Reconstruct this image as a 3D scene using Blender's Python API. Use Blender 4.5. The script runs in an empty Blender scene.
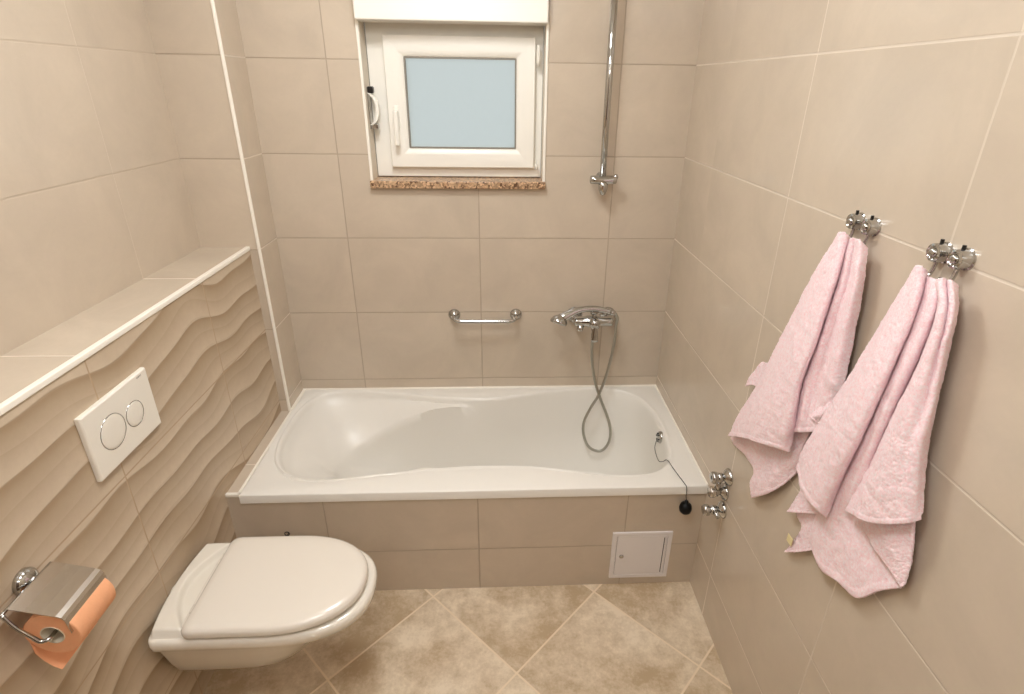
import bpy, bmesh, math, random
from mathutils import Vector, Matrix
random.seed(7)
PI = math.pi
ZCEIL = 2.3
scn = bpy.context.scene
COL = scn.collection

# ---------------------------------------------------------------- room numbers (metres)
XR, XL, XH, XB = .6715, -1.019, -.8574, -.8234     # right wall, left wall, low wall face, corner box side
YB, YF = -.1588, -2.75                              # corner box face, wall behind the camera
ZH, ZT, ZC = 1.0913, .4347, ZCEIL                    # low wall top, bath rim, ceiling
YP = -.630                                          # bath apron face
TW, TH, TX0, TZ0 = .4901, .3, -.0747, .4806         # tile size and grid origin

# ---------------------------------------------------------------- node helpers
class N:
    def __init__(s, name):
        s.m = bpy.data.materials.new(name); s.m.use_nodes = True
        s.t = s.m.node_tree; s.b = s.t.nodes['Principled BSDF']
    def new(s, kind, **kw):
        n = s.t.nodes.new(kind)
        for k, v in kw.items(): setattr(n, k, v)
        return n
    def link(s, a, b): s.t.links.new(a, b)
    def val(s, sock, v):
        if hasattr(v, 'is_linked') or hasattr(v, 'links'): s.link(v, sock)
        else: sock.default_value = v
    def math(s, op, a, b=0.0, c=0.0):
        n = s.new('ShaderNodeMath', operation=op)
        s.val(n.inputs[0], a); s.val(n.inputs[1], b); s.val(n.inputs[2], c)
        return n.outputs[0]
    def pos(s):
        g = s.new('ShaderNodeTexCoord'); x = s.new('ShaderNodeSeparateXYZ')
        s.link(g.outputs['Object'], x.inputs[0]); return g.outputs['Object'], x.outputs
    def noise(s, scale, detail=3, rough=.5, vec=None, dist=0):
        n = s.new('ShaderNodeTexNoise'); n.inputs['Scale'].default_value = scale
        n.inputs['Detail'].default_value = detail; n.inputs['Roughness'].default_value = rough
        n.inputs['Distortion'].default_value = dist
        s.link(vec if vec is not None else s.pos()[0], n.inputs['Vector'])
        return n.outputs[0]
    def mix(s, f, a, b, kind='MIX'):
        n = s.new('ShaderNodeMix', data_type='RGBA', blend_type=kind)
        s.val(n.inputs[0], f)
        for i, v in ((6, a), (7, b)):
            if isinstance(v, tuple): n.inputs[i].default_value = (*v, 1)
            else: s.link(v, n.inputs[i])
        return n.outputs[2]
    def ramp(s, f, lo, hi):
        n = s.new('ShaderNodeMapRange'); n.clamp = True
        s.val(n.inputs[0], f); n.inputs[1].default_value = lo; n.inputs[2].default_value = hi
        return n.outputs[0]
    def bump(s, h, strength, dist):
        n = s.new('ShaderNodeBump'); n.inputs['Strength'].default_value = strength
        n.inputs['Distance'].default_value = dist; s.link(h, n.inputs['Height'])
        s.link(n.outputs[0], s.b.inputs['Normal'])
    def base(s, c):
        if isinstance(c, tuple): s.b.inputs['Base Color'].default_value = (*c, 1)
        else: s.link(c, s.b.inputs['Base Color'])

def srgb(r, g, b):
    f = lambda c: c/12.92 if c <= .04045 else ((c+.055)/1.055)**2.4
    return tuple(f(v/255) for v in (r, g, b))

def simple(name, col, rough=.4, metal=0, coat=0, noise=0, nscale=40, bump=0, spec=None):
    n = N(name)
    if noise:
        f = n.noise(nscale, 3)
        n.base(n.mix(f, tuple(c*(1-noise) for c in col), tuple(min(1, c*(1+noise)) for c in col)))
    else: n.base(col)
    n.b.inputs['Roughness'].default_value = rough; n.b.inputs['Metallic'].default_value = metal
    n.b.inputs['Coat Weight'].default_value = coat; n.b.inputs['Coat Roughness'].default_value = .05
    if spec is not None: n.b.inputs['Specular IOR Level'].default_value = spec
    if bump: n.bump(n.noise(nscale*3, 2), bump, .001)
    return n.m

TILE = srgb(206, 191, 172); GROUT_SHADED = srgb(178, 161, 141); GROUT_LIT = srgb(220, 207, 190)  # same grout in a dark and a light tone: each wall's lighting painted in
def grid(n, xyz, axis, o1, s1, o2, s2, w=.0019, vf=1.0, cut=None):
    """grout mask and a random value per tile; axis = pair of axes of the wall plane"""
    a = n.math('DIVIDE', n.math('SUBTRACT', xyz[axis[0]], o1), s1) if s1 else None
    b = n.math('DIVIDE', n.math('SUBTRACT', xyz[axis[1]], o2), s2) if s2 else None
    ms = []
    for t, s_, k_ in ((a, s1, vf), (b, s2, 1.0)):
        if t is None: continue
        q = n.math('MULTIPLY', n.ramp(n.math('MULTIPLY', n.math('PINGPONG', t, .5), s_), w*1.5, w*.6), k_)
        if cut is not None and k_ == vf: q = n.math('MULTIPLY', q, n.math('LESS_THAN', xyz[axis[0]], cut))   # no joint in the first, longer tile
        ms.append(q)
    mask = ms[0] if len(ms) == 1 else n.math('MAXIMUM', ms[0], ms[1])
    c = n.new('ShaderNodeCombineXYZ')
    if a is not None: n.link(n.math('FLOOR', a), c.inputs[0])
    if b is not None: n.link(n.math('FLOOR', b), c.inputs[1])
    wn = n.new('ShaderNodeTexWhiteNoise'); n.link(c.outputs[0], wn.inputs[0])
    return mask, wn.outputs[0], wn.outputs[1]

def tile_mat(name, axis, o1, s1, o2, s2, rough=.15, grout=None, **gk):
    n = N(name); co, xyz = n.pos()
    mask, rnd, rc = grid(n, xyz, axis, o1, s1, o2, s2, **gk)
    off = n.new('ShaderNodeVectorMath', operation='MULTIPLY_ADD')
    n.link(rc, off.inputs[0]); off.inputs[1].default_value = (7, 7, 7); n.link(co, off.inputs[2])
    big = n.noise(5, 5, .6, off.outputs[0], .6); fine = n.noise(90, 3, .6, off.outputs[0])
    k = n.math('ADD', n.math('MULTIPLY', big, .88), n.math('MULTIPLY', fine, .12))
    c = n.mix(n.ramp(k, .3, .7), tuple(v*.93 for v in TILE), tuple(v*1.07 for v in TILE))
    c = n.mix(n.math('MULTIPLY', rnd, .06), c, srgb(150, 125, 98))
    n.base(n.mix(mask, c, grout or GROUT_SHADED))
    n.val(n.b.inputs['Roughness'], n.math('ADD', n.math('MULTIPLY', mask, .4), n.math('ADD', rough, n.math('MULTIPLY', fine, .05))))
    h = n.math('SUBTRACT', n.math('MULTIPLY', big, .1), mask)
    n.bump(h, .5, .0012)
    return n.m

M = {}
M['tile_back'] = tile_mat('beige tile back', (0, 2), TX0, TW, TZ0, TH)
M['tile_side'] = tile_mat('beige tile side', (1, 2), -.771, TW, TZ0, TH, grout=GROUT_LIT, vf=.55, cut=-.6)
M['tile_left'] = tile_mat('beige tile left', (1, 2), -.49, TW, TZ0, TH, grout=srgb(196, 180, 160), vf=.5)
M['tile_ledge'] = tile_mat('beige tile ledge', (1, 0), -.49, TW, 5.0, 12.0, grout=GROUT_LIT)
M['tile_box'] = tile_mat('beige tile box', (0, 2), -3.3, 6.0, TZ0, TH)

def wave_tile():
    n = N('wavy decor tile'); co, xyz = n.pos()
    y, z = xyz[1], xyz[2]
    mask, rnd, rc = grid(n, xyz, (1, 2), -.49, TW, TZ0, TH)
    u = n.math('DIVIDE', n.math('SUBTRACT', y, -.16), TW)
    v = n.math('DIVIDE', n.math('SUBTRACT', z, TZ0), TH)
    w1 = n.math('MULTIPLY', n.math('COSINE', n.math('MULTIPLY', n.math('SUBTRACT', u, .06), 2*PI)), .12)
    w2 = n.math('MULTIPLY', n.math('COSINE', n.math('ADD', n.math('MULTIPLY', u, 4*PI), n.math('MULTIPLY', v, 2.3))), .045)
    cm = n.new('ShaderNodeCombineXYZ'); n.link(n.math('MULTIPLY', y, 1.0), cm.inputs[0]); n.link(n.math('MULTIPLY', z, 1.1), cm.inputs[1])
    w3 = n.math('MULTIPLY', n.math('SUBTRACT', n.noise(2.9, 0, .4, cm.outputs[0]), .5), 1.0)
    amp = n.math('ADD', n.math('ADD', w1, w2), w3)
    s = n.math('SUBTRACT', n.math('MULTIPLY', v, 3.0), n.math('SUBTRACT', amp, .15))
    fr = n.math('FRACT', s)
    saw = n.math('POWER', fr, 1.25)
    # soft top of the sharp edge
    saw = n.math('MULTIPLY', saw, n.ramp(fr, 1.0, .965))
    s2 = n.math('FRACT', n.math('ADD', n.math('MULTIPLY', s, 2.0), n.math('MULTIPLY', w3, -.8)))
    fine = n.noise(60, 4, .6); big = n.noise(7, 4, .6)
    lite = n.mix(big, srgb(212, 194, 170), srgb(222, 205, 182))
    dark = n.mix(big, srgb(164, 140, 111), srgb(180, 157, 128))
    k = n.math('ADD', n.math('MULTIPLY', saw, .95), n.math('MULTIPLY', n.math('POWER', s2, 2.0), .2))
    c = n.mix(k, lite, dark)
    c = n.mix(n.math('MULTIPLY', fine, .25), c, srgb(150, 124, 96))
    n.base(n.mix(mask, c, srgb(186, 160, 130)))
    n.b.inputs['Roughness'].default_value = .38
    n.bump(n.math('SUBTRACT', n.math('MULTIPLY', saw, -.8), n.math('MULTIPLY', mask, .5)), .25, .003)
    return n.m
M['wave'] = wave_tile()

def floor_mat():
    n = N('diagonal stone floor tile'); co, xyz = n.pos()
    a = n.math('ADD', xyz[0], xyz[1]); b = n.math('SUBTRACT', xyz[0], xyz[1]); D = .557
    ta = n.math('DIVIDE', n.math('SUBTRACT', a, -.906), D); tb = n.math('DIVIDE', n.math('SUBTRACT', b, .994), D)
    d = n.math('MULTIPLY', n.math('MINIMUM', n.math('PINGPONG', ta, .5), n.math('PINGPONG', tb, .5)), D*.7071)
    mask = n.ramp(d, .0036, .0022)
    c = n.new('ShaderNodeCombineXYZ'); n.link(n.math('FLOOR', ta), c.inputs[0]); n.link(n.math('FLOOR', tb), c.inputs[1])
    wn = n.new('ShaderNodeTexWhiteNoise'); n.link(c.outputs[0], wn.inputs[0])
    off = n.new('ShaderNodeVectorMath', operation='MULTIPLY_ADD')
    n.link(wn.outputs[1], off.inputs[0]); off.inputs[1].default_value = (9, 9, 9); n.link(co, off.inputs[2])
    big = n.noise(4.2, 5, .62, off.outputs[0], .3); mid = n.noise(26, 4, .7, off.outputs[0]); fine = n.noise(120, 3, .7, off.outputs[0])
    k = n.math('ADD', n.math('MULTIPLY', big, .62), n.math('ADD', n.math('MULTIPLY', mid, .24), n.math('MULTIPLY', fine, .14)))
    col = n.mix(n.ramp(k, .42, .60), srgb(186, 162, 130), srgb(232, 215, 190))
    n.base(n.mix(mask, col, srgb(232, 212, 184)))
    n.val(n.b.inputs['Roughness'], n.math('ADD', .32, n.math('MULTIPLY', mid, .2)))
    n.bump(n.math('SUBTRACT', n.math('MULTIPLY', mid, .4), mask), .4, .001)
    return n.m
M['floor'] = floor_mat()

M['paint'] = simple('white ceiling paint', srgb(238, 232, 222), .8, noise=.02)
M['plaster'] = simple('cream plaster', srgb(226, 216, 200), .7, noise=.03)
M['trim'] = simple('white pvc tile trim', srgb(250, 244, 232), .25)
M['pvc'] = simple('white window plastic', srgb(246, 242, 232), .28)
M['seal'] = simple('grey window gasket', srgb(140, 134, 124), .6)
M['acrylic'] = simple('white acrylic', srgb(240, 236, 228), .34, coat=.05)
M['ceramic'] = simple('white glazed ceramic', srgb(236, 229, 216), .1, coat=.5)
M['seatplastic'] = simple('white seat plastic', srgb(234, 226, 214), .2, coat=.2)
M['plateplastic'] = simple('white plate plastic', srgb(240, 234, 222), .3)
M['chrome'] = simple('chrome', (.52, .52, .51), .06, 1)
M['satin'] = simple('brushed steel', (.66, .62, .57), .2, 1, noise=.06, nscale=120)
M['hose'] = simple('woven steel hose', (.46, .45, .40), .3, 1)
M['rubber'] = simple('black rubber', (.004, .004, .0045), .4, spec=.2)
M['dark'] = simple('dark metal', (.03, .027, .025), .35, .6)
M['panelwhite'] = simple('white enamelled steel', srgb(234, 228, 226), .35)
M['logo'] = simple('grey print', srgb(160, 154, 146), .5)
M['paper'] = simple('orange tissue paper', srgb(244, 178, 134), .9, noise=.05, nscale=90, bump=.3)
M['core'] = simple('pale cardboard', srgb(220, 208, 186), .9)
M['label'] = simple('cream fabric label', srgb(236, 220, 168), .8)

M['wood'] = simple('dark added door wood', srgb(92, 66, 46), .45, noise=.1, nscale=12)
def granite():
    n = N('brown speckled granite')
    v = n.new('ShaderNodeTexVoronoi'); v.inputs['Scale'].default_value = 150; n.link(n.pos()[0], v.inputs['Vector'])
    wn = n.new('ShaderNodeTexWhiteNoise'); n.link(v.outputs['Color'], wn.inputs[0])
    c = n.mix(wn.outputs[0], srgb(92, 62, 40), srgb(226, 190, 152))
    n.base(n.mix(n.ramp(n.noise(60, 3), .56, .74), c, srgb(196, 156, 120))); n.b.inputs['Roughness'].default_value = .3
    return n.m
M['granite'] = granite()

def terry():
    n = N('pink terry cloth')
    mid = n.noise(170, 3, .75); fine = n.noise(420, 2, .7)
    k = n.math('ADD', n.math('MULTIPLY', mid, .6), n.math('MULTIPLY', fine, .4))
    n.base(n.mix(n.ramp(k, .36, .62), srgb(250, 206, 211), srgb(255, 242, 245)))
    n.b.inputs['Roughness'].default_value = .95
    n.b.inputs['Sheen Weight'].default_value = .25; n.b.inputs['Sheen Tint'].default_value = (1, .9, .9, 1)
    n.b.inputs['Specular IOR Level'].default_value = .1
    n.bump(k, .35, .0025)
    return n.m
M['terry'] = terry()

def frosted():
    n = N('frosted window glass')
    n.base((.86, .93, .93)); n.b.inputs['Transmission Weight'].default_value = 1; n.b.inputs['IOR'].default_value = 1.3
    n.b.inputs['Roughness'].default_value = .55
    n.bump(n.noise(60, 3), .25, .002)
    return n.m
M['frost'] = frosted()

# ---------------------------------------------------------------- mesh helpers
def link(name, me, mat, parent=None, smooth=False, bevel=0, seg=2, auto=None):
    o = bpy.data.objects.new(name, me); COL.objects.link(o)
    for m_ in (mat if isinstance(mat, (list, tuple)) else [mat]): me.materials.append(m_)
    if parent is not None: o.parent = parent
    if smooth:
        for p in me.polygons: p.use_smooth = True
    if bevel:
        md = o.modifiers.new('bevel', 'BEVEL'); md.width = bevel; md.segments = seg; md.limit_method = 'ANGLE'; md.angle_limit = math.radians(40)
        md.harden_normals = False
        for p in me.polygons: p.use_smooth = True
        w = o.modifiers.new('wn', 'WEIGHTED_NORMAL'); w.keep_sharp = True
    return o

def mk(name, bm, mat, parent=None, **kw):
    bmesh.ops.recalc_face_normals(bm, faces=bm.faces)
    me = bpy.data.meshes.new(name); bm.to_mesh(me); bm.free()
    return link(name, me, mat, parent, **kw)

def box(bm, x0, x1, y0, y1, z0, z1):
    v = [bm.verts.new((x, y, z)) for x in (x0, x1) for y in (y0, y1) for z in (z0, z1)]
    for f in ((0, 1, 3, 2), (4, 6, 7, 5), (0, 4, 5, 1), (2, 3, 7, 6), (0, 2, 6, 4), (1, 5, 7, 3)):
        bm.faces.new([v[i] for i in f])

def boxo(name, d, mat, parent=None, **kw):
    bm = bmesh.new(); box(bm, *d); return mk(name, bm, mat, parent, **kw)

def frame_of(ax):
    ax = Vector(ax).normalized()
    t = Vector((0, 0, 1)) if abs(ax.z) < .9 else Vector((1, 0, 0))
    a = ax.cross(t).normalized(); return ax, a, ax.cross(a)

def lathe(bm, o, ax, prof, n=32):
    """prof: (radius, height along the axis)"""
    o = Vector(o); ax, a, b = frame_of(ax); rings = []
    for r, h in prof:
        if r < 1e-6: rings.append([bm.verts.new(o+ax*h)])
        else: rings.append([bm.verts.new(o+ax*h+(a*math.cos(2*PI*i/n)+b*math.sin(2*PI*i/n))*r) for i in range(n)])
    for p, q in zip(rings, rings[1:]):
        for i in range(n):
            j = (i+1) % n
            if len(p) == 1 and len(q) == 1: continue
            if len(p) == 1: bm.faces.new((p[0], q[i], q[j]))
            elif len(q) == 1: bm.faces.new((p[i], p[j], q[0]))
            else: bm.faces.new((p[i], p[j], q[j], q[i]))

def catmull(P, n):
    P = [Vector(p) for p in P]
    if len(P) == 2: return [P[0].lerp(P[1], i/n) for i in range(n+1)]
    Q = [P[0]*2-P[1]]+P+[P[-1]*2-P[-2]]; out = []
    m = len(P)-1
    L = [0]
    for i in range(m): L.append(L[-1]+(P[i+1]-P[i]).length)
    for k in range(n+1):
        s = L[-1]*k/n; i = 0
        while i < m-1 and s > L[i+1]: i += 1
        t = (s-L[i])/max(1e-9, L[i+1]-L[i])
        p0, p1, p2, p3 = Q[i:i+4]
        out.append(.5*((2*p1)+(p2-p0)*t+(2*p0-5*p1+4*p2-p3)*t*t+(3*p1-p0-3*p2+p3)*t**3))
    return out

def tube(bm, pts, r, n=12, closed=False, caps=True):
    pts = [Vector(p) for p in pts]; m = len(pts)
    rs = r if isinstance(r, (list, tuple)) else [r]*m
    rings = []; prev = None
    for i, p in enumerate(pts):
        if closed: t = pts[(i+1) % m]-pts[i-1]
        else: t = pts[min(i+1, m-1)]-pts[max(i-1, 0)]
        t.normalize()
        if prev is None: _, a, b = frame_of(t)
        else:
            a = prev-t*prev.dot(t); a.normalize(); b = t.cross(a)
        prev = a
        rings.append([bm.verts.new(p+(a*math.cos(2*PI*k/n)+b*math.sin(2*PI*k/n))*rs[i]) for k in range(n)])
    for i in range(m if closed else m-1):
        p, q = rings[i], rings[(i+1) % m]
        for k in range(n): bm.faces.new((p[k], p[(k+1) % n], q[(k+1) % n], q[k]))
    if caps and not closed:
        bm.faces.new(rings[0][::-1]); bm.faces.new(rings[-1])

def loft(bm, rings, cap0=True, cap1=True):
    R = [[bm.verts.new(p) for p in r] for r in rings]; n = len(R[0])
    for p, q in zip(R, R[1:]):
        for k in range(n): bm.faces.new((p[k], p[(k+1) % n], q[(k+1) % n], q[k]))
    if cap0: bm.faces.new(R[0][::-1])
    if cap1: bm.faces.new(R[-1])
    return R

def tag(o, label, cat, group=None):
    o['label'] = label; o['category'] = cat
    if group: o['group'] = group
    return o
def thing(name, loc, label, cat, group=None):
    o = bpy.data.objects.new(name, None); COL.objects.link(o); o.empty_display_size = .05
    o['loc'] = 0; del o['loc']
    o.location = loc
    return tag(o, label, cat, group)
def attach(root):
    """parts are modelled in room coordinates; keep them there under a root standing at its base"""
    for c in root.children: c.matrix_parent_inverse = Matrix.Translation(-Vector(root.location))
def struct(o):
    o['kind'] = 'structure'; return o
WALL_FILL, CEIL_FILL, SKY, EXPO, LAX, LAY, LAY2 = 5, 12, .37, 1.37, -.2, -.78, -1.7  # strengths and places of the added lamps, sky and exposure
TR = {'S1': [[(0.6415, -1.2488, 1.3589), (0.6465, -1.2212, 1.2988), (0.6495, -1.1903, 1.2081), (0.6435, -1.1646, 1.109), (0.6395, -1.1282, 0.9912),
         (0.6395, -1.1024, 0.9133), (0.6395, -1.0985, 0.8632)],
        [(0.6315, -1.2604, 1.369), (0.6295, -1.2513, 1.3137), (0.6255, -1.236, 1.2318), (0.6235, -1.214, 1.1356), (0.6235, -1.1851, 1.0255),
         (0.6235, -1.1619, 0.9285), (0.6255, -1.1539, 0.856)],
        [(0.6275, -1.2728, 1.3729), (0.6255, -1.2723, 1.3152), (0.6195, -1.2629, 1.2375), (0.6135, -1.25, 1.1428), (0.6115, -1.2387, 1.0474),
         (0.6135, -1.2171, 0.9527), (0.6195, -1.1992, 0.8594)],
        [(0.6355, -1.273, 1.3667), (0.6275, -1.2862, 1.3174), (0.6215, -1.2856, 1.2397), (0.6155, -1.2787, 1.1445), (0.6155, -1.266, 1.0456),
         (0.6175, -1.2444, 0.9515), (0.6235, -1.2258, 0.8581)],
        [(0.6535, -1.2591, 1.3526), (0.6515, -1.2649, 1.3055), (0.6495, -1.2602, 1.2215), (0.6475, -1.2519, 1.1177), (0.6455, -1.2397, 1.0215),
         (0.6435, -1.2286, 0.9308), (0.6395, -1.2249, 0.8441)]],
 'S2': [[(0.6515, -1.2571, 1.3536), (0.6515, -1.2579, 1.296), (0.6515, -1.2491, 1.2123), (0.6525, -1.2329, 1.1057), (0.6535, -1.2166, 1.0021),
         (0.6555, -1.195, 0.8976), (0.6565, -1.1735, 0.7875), (0.6575, -1.1748, 0.7335), (0.6575, -1.1997, 0.7225)],
        [(0.6395, -1.2857, 1.3584), (0.6355, -1.2963, 1.3084), (0.6315, -1.2941, 1.2299), (0.6315, -1.2827, 1.1391), (0.6335, -1.2683, 1.0469),
         (0.6375, -1.2541, 0.9475), (0.6455, -1.2348, 0.8457), (0.6475, -1.2269, 0.7728), (0.6495, -1.2445, 0.7236)],
        [(0.6415, -1.2969, 1.3592), (0.6335, -1.3126, 1.3103), (0.6295, -1.3099, 1.2312), (0.6305, -1.3002, 1.1481), (0.6335, -1.2866, 1.0561),
         (0.6395, -1.2734, 0.9523), (0.6495, -1.2579, 0.855), (0.6515, -1.2668, 0.7877), (0.6525, -1.2858, 0.74)],
        [(0.6575, -1.2898, 1.3505), (0.6585, -1.2986, 1.2995), (0.6585, -1.2956, 1.2181), (0.6555, -1.2892, 1.1351), (0.6565, -1.2806, 1.045),
         (0.6575, -1.2785, 0.9494), (0.6575, -1.2861, 0.8697), (0.6555, -1.3099, 0.8081), (0.6535, -1.3384, 0.7569)],
        [(0.6555, -1.3034, 1.3522), (0.6565, -1.3139, 1.3028), (0.6575, -1.3156, 1.2252), (0.6585, -1.3132, 1.1465), (0.6595, -1.3137, 1.0654),
         (0.6595, -1.3199, 0.9808), (0.6595, -1.3326, 0.9149), (0.6595, -1.3496, 0.863), (0.6565, -1.376, 0.819)],
        [(0.6595, -1.3069, 1.3503), (0.6615, -1.3212, 1.3027), (0.6615, -1.33, 1.2278), (0.6625, -1.3362, 1.1575), (0.6625, -1.3513, 1.0876),
         (0.6625, -1.3696, 1.0197), (0.6625, -1.3842, 0.965), (0.6615, -1.3996, 0.9165), (0.6595, -1.4069, 0.8621)]],
 'S3': [[(0.6495, -1.2849, 1.3487), (0.6515, -1.3028, 1.311), (0.6515, -1.2998, 1.2151), (0.6495, -1.2901, 1.1415), (0.6475, -1.2814, 1.0561),
         (0.6435, -1.2746, 0.9758), (0.6415, -1.2684, 0.899)],
        [(0.6255, -1.3145, 1.3667), (0.6255, -1.3333, 1.3236), (0.6235, -1.3367, 1.2385), (0.6225, -1.3292, 1.1627), (0.6235, -1.32, 1.0807),
         (0.6235, -1.313, 0.9994), (0.6255, -1.3081, 0.9245)],
        [(0.6295, -1.3161, 1.3688), (0.6235, -1.342, 1.3272), (0.6195, -1.3526, 1.2567), (0.6175, -1.3551, 1.1808), (0.6175, -1.3519, 1.1004),
         (0.6195, -1.3473, 1.02), (0.6235, -1.3427, 0.9436)],
        [(0.6415, -1.311, 1.3625), (0.6375, -1.3359, 1.3216), (0.6325, -1.35, 1.2553), (0.6285, -1.3606, 1.1824), (0.6245, -1.3674, 1.1099),
         (0.6245, -1.3735, 1.0381), (0.6275, -1.3765, 0.9714)],
        [(0.6315, -1.3281, 1.3699), (0.6295, -1.3509, 1.3278), (0.6295, -1.3595, 1.2602), (0.6295, -1.3714, 1.1874), (0.6295, -1.3799, 1.1154),
         (0.6295, -1.3917, 1.0534), (0.6315, -1.4003, 0.996)],
        [(0.6475, -1.3236, 1.3594), (0.6515, -1.3342, 1.3192), (0.6535, -1.3434, 1.2484), (0.6535, -1.353, 1.1754), (0.6515, -1.3694, 1.1053),
         (0.6495, -1.3877, 1.0496), (0.6475, -1.4044, 1.0075)]],
 'S4': [[(0.6595, -1.1095, 0.9683), (0.6615, -1.0808, 0.8756), (0.6615, -1.1011, 0.8187), (0.6615, -1.0918, 0.7686), (0.6595, -1.0822, 0.7252)],
        [(0.6535, -1.1599, 1.0031), (0.6535, -1.1406, 0.9213), (0.6535, -1.1484, 0.8585), (0.6515, -1.146, 0.8167), (0.6495, -1.1449, 0.7803)],
        [(0.6575, -1.1933, 1.026), (0.6575, -1.1843, 0.9546), (0.6575, -1.1912, 0.9067), (0.6575, -1.195, 0.8648), (0.6555, -1.198, 0.8238)]],
 'S5': [[(0.6515, -1.287, 0.9041), (0.6505, -1.3107, 0.8939), (0.6485, -1.3373, 0.8856), (0.6475, -1.3642, 0.8837), (0.6485, -1.3926, 0.8803),
         (0.6515, -1.4154, 0.8745)],
        [(0.6485, -1.3402, 0.9537), (0.6455, -1.3569, 0.9434), (0.6435, -1.374, 0.9342), (0.6445, -1.3884, 0.9205), (0.6475, -1.4036, 0.9037),
         (0.6515, -1.4173, 0.8812)],
        [(0.6535, -1.3872, 0.9973), (0.6525, -1.3936, 0.9807), (0.6515, -1.4027, 0.9628), (0.6515, -1.4091, 0.9377), (0.6525, -1.4133, 0.9142),
         (0.6545, -1.4131, 0.8919)]],
 'S6': [[(0.6635, -1.1218, 0.8493), (0.6635, -1.1114, 0.7859), (0.6635, -1.1056, 0.7379), (0.6635, -1.132, 0.7282), (0.6635, -1.117, 0.6692),
         (0.6625, -1.1012, 0.6223)],
        [(0.6615, -1.1592, 0.8802), (0.6615, -1.1531, 0.8227), (0.6615, -1.1513, 0.7803), (0.6615, -1.1565, 0.7491), (0.6605, -1.1474, 0.7058),
         (0.6595, -1.1501, 0.6734)],
        [(0.6635, -1.1939, 0.9088), (0.6635, -1.1943, 0.8589), (0.6635, -1.1932, 0.8191), (0.6635, -1.1921, 0.778), (0.6635, -1.1876, 0.7434),
         (0.6625, -1.1882, 0.7187)]]}
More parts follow.
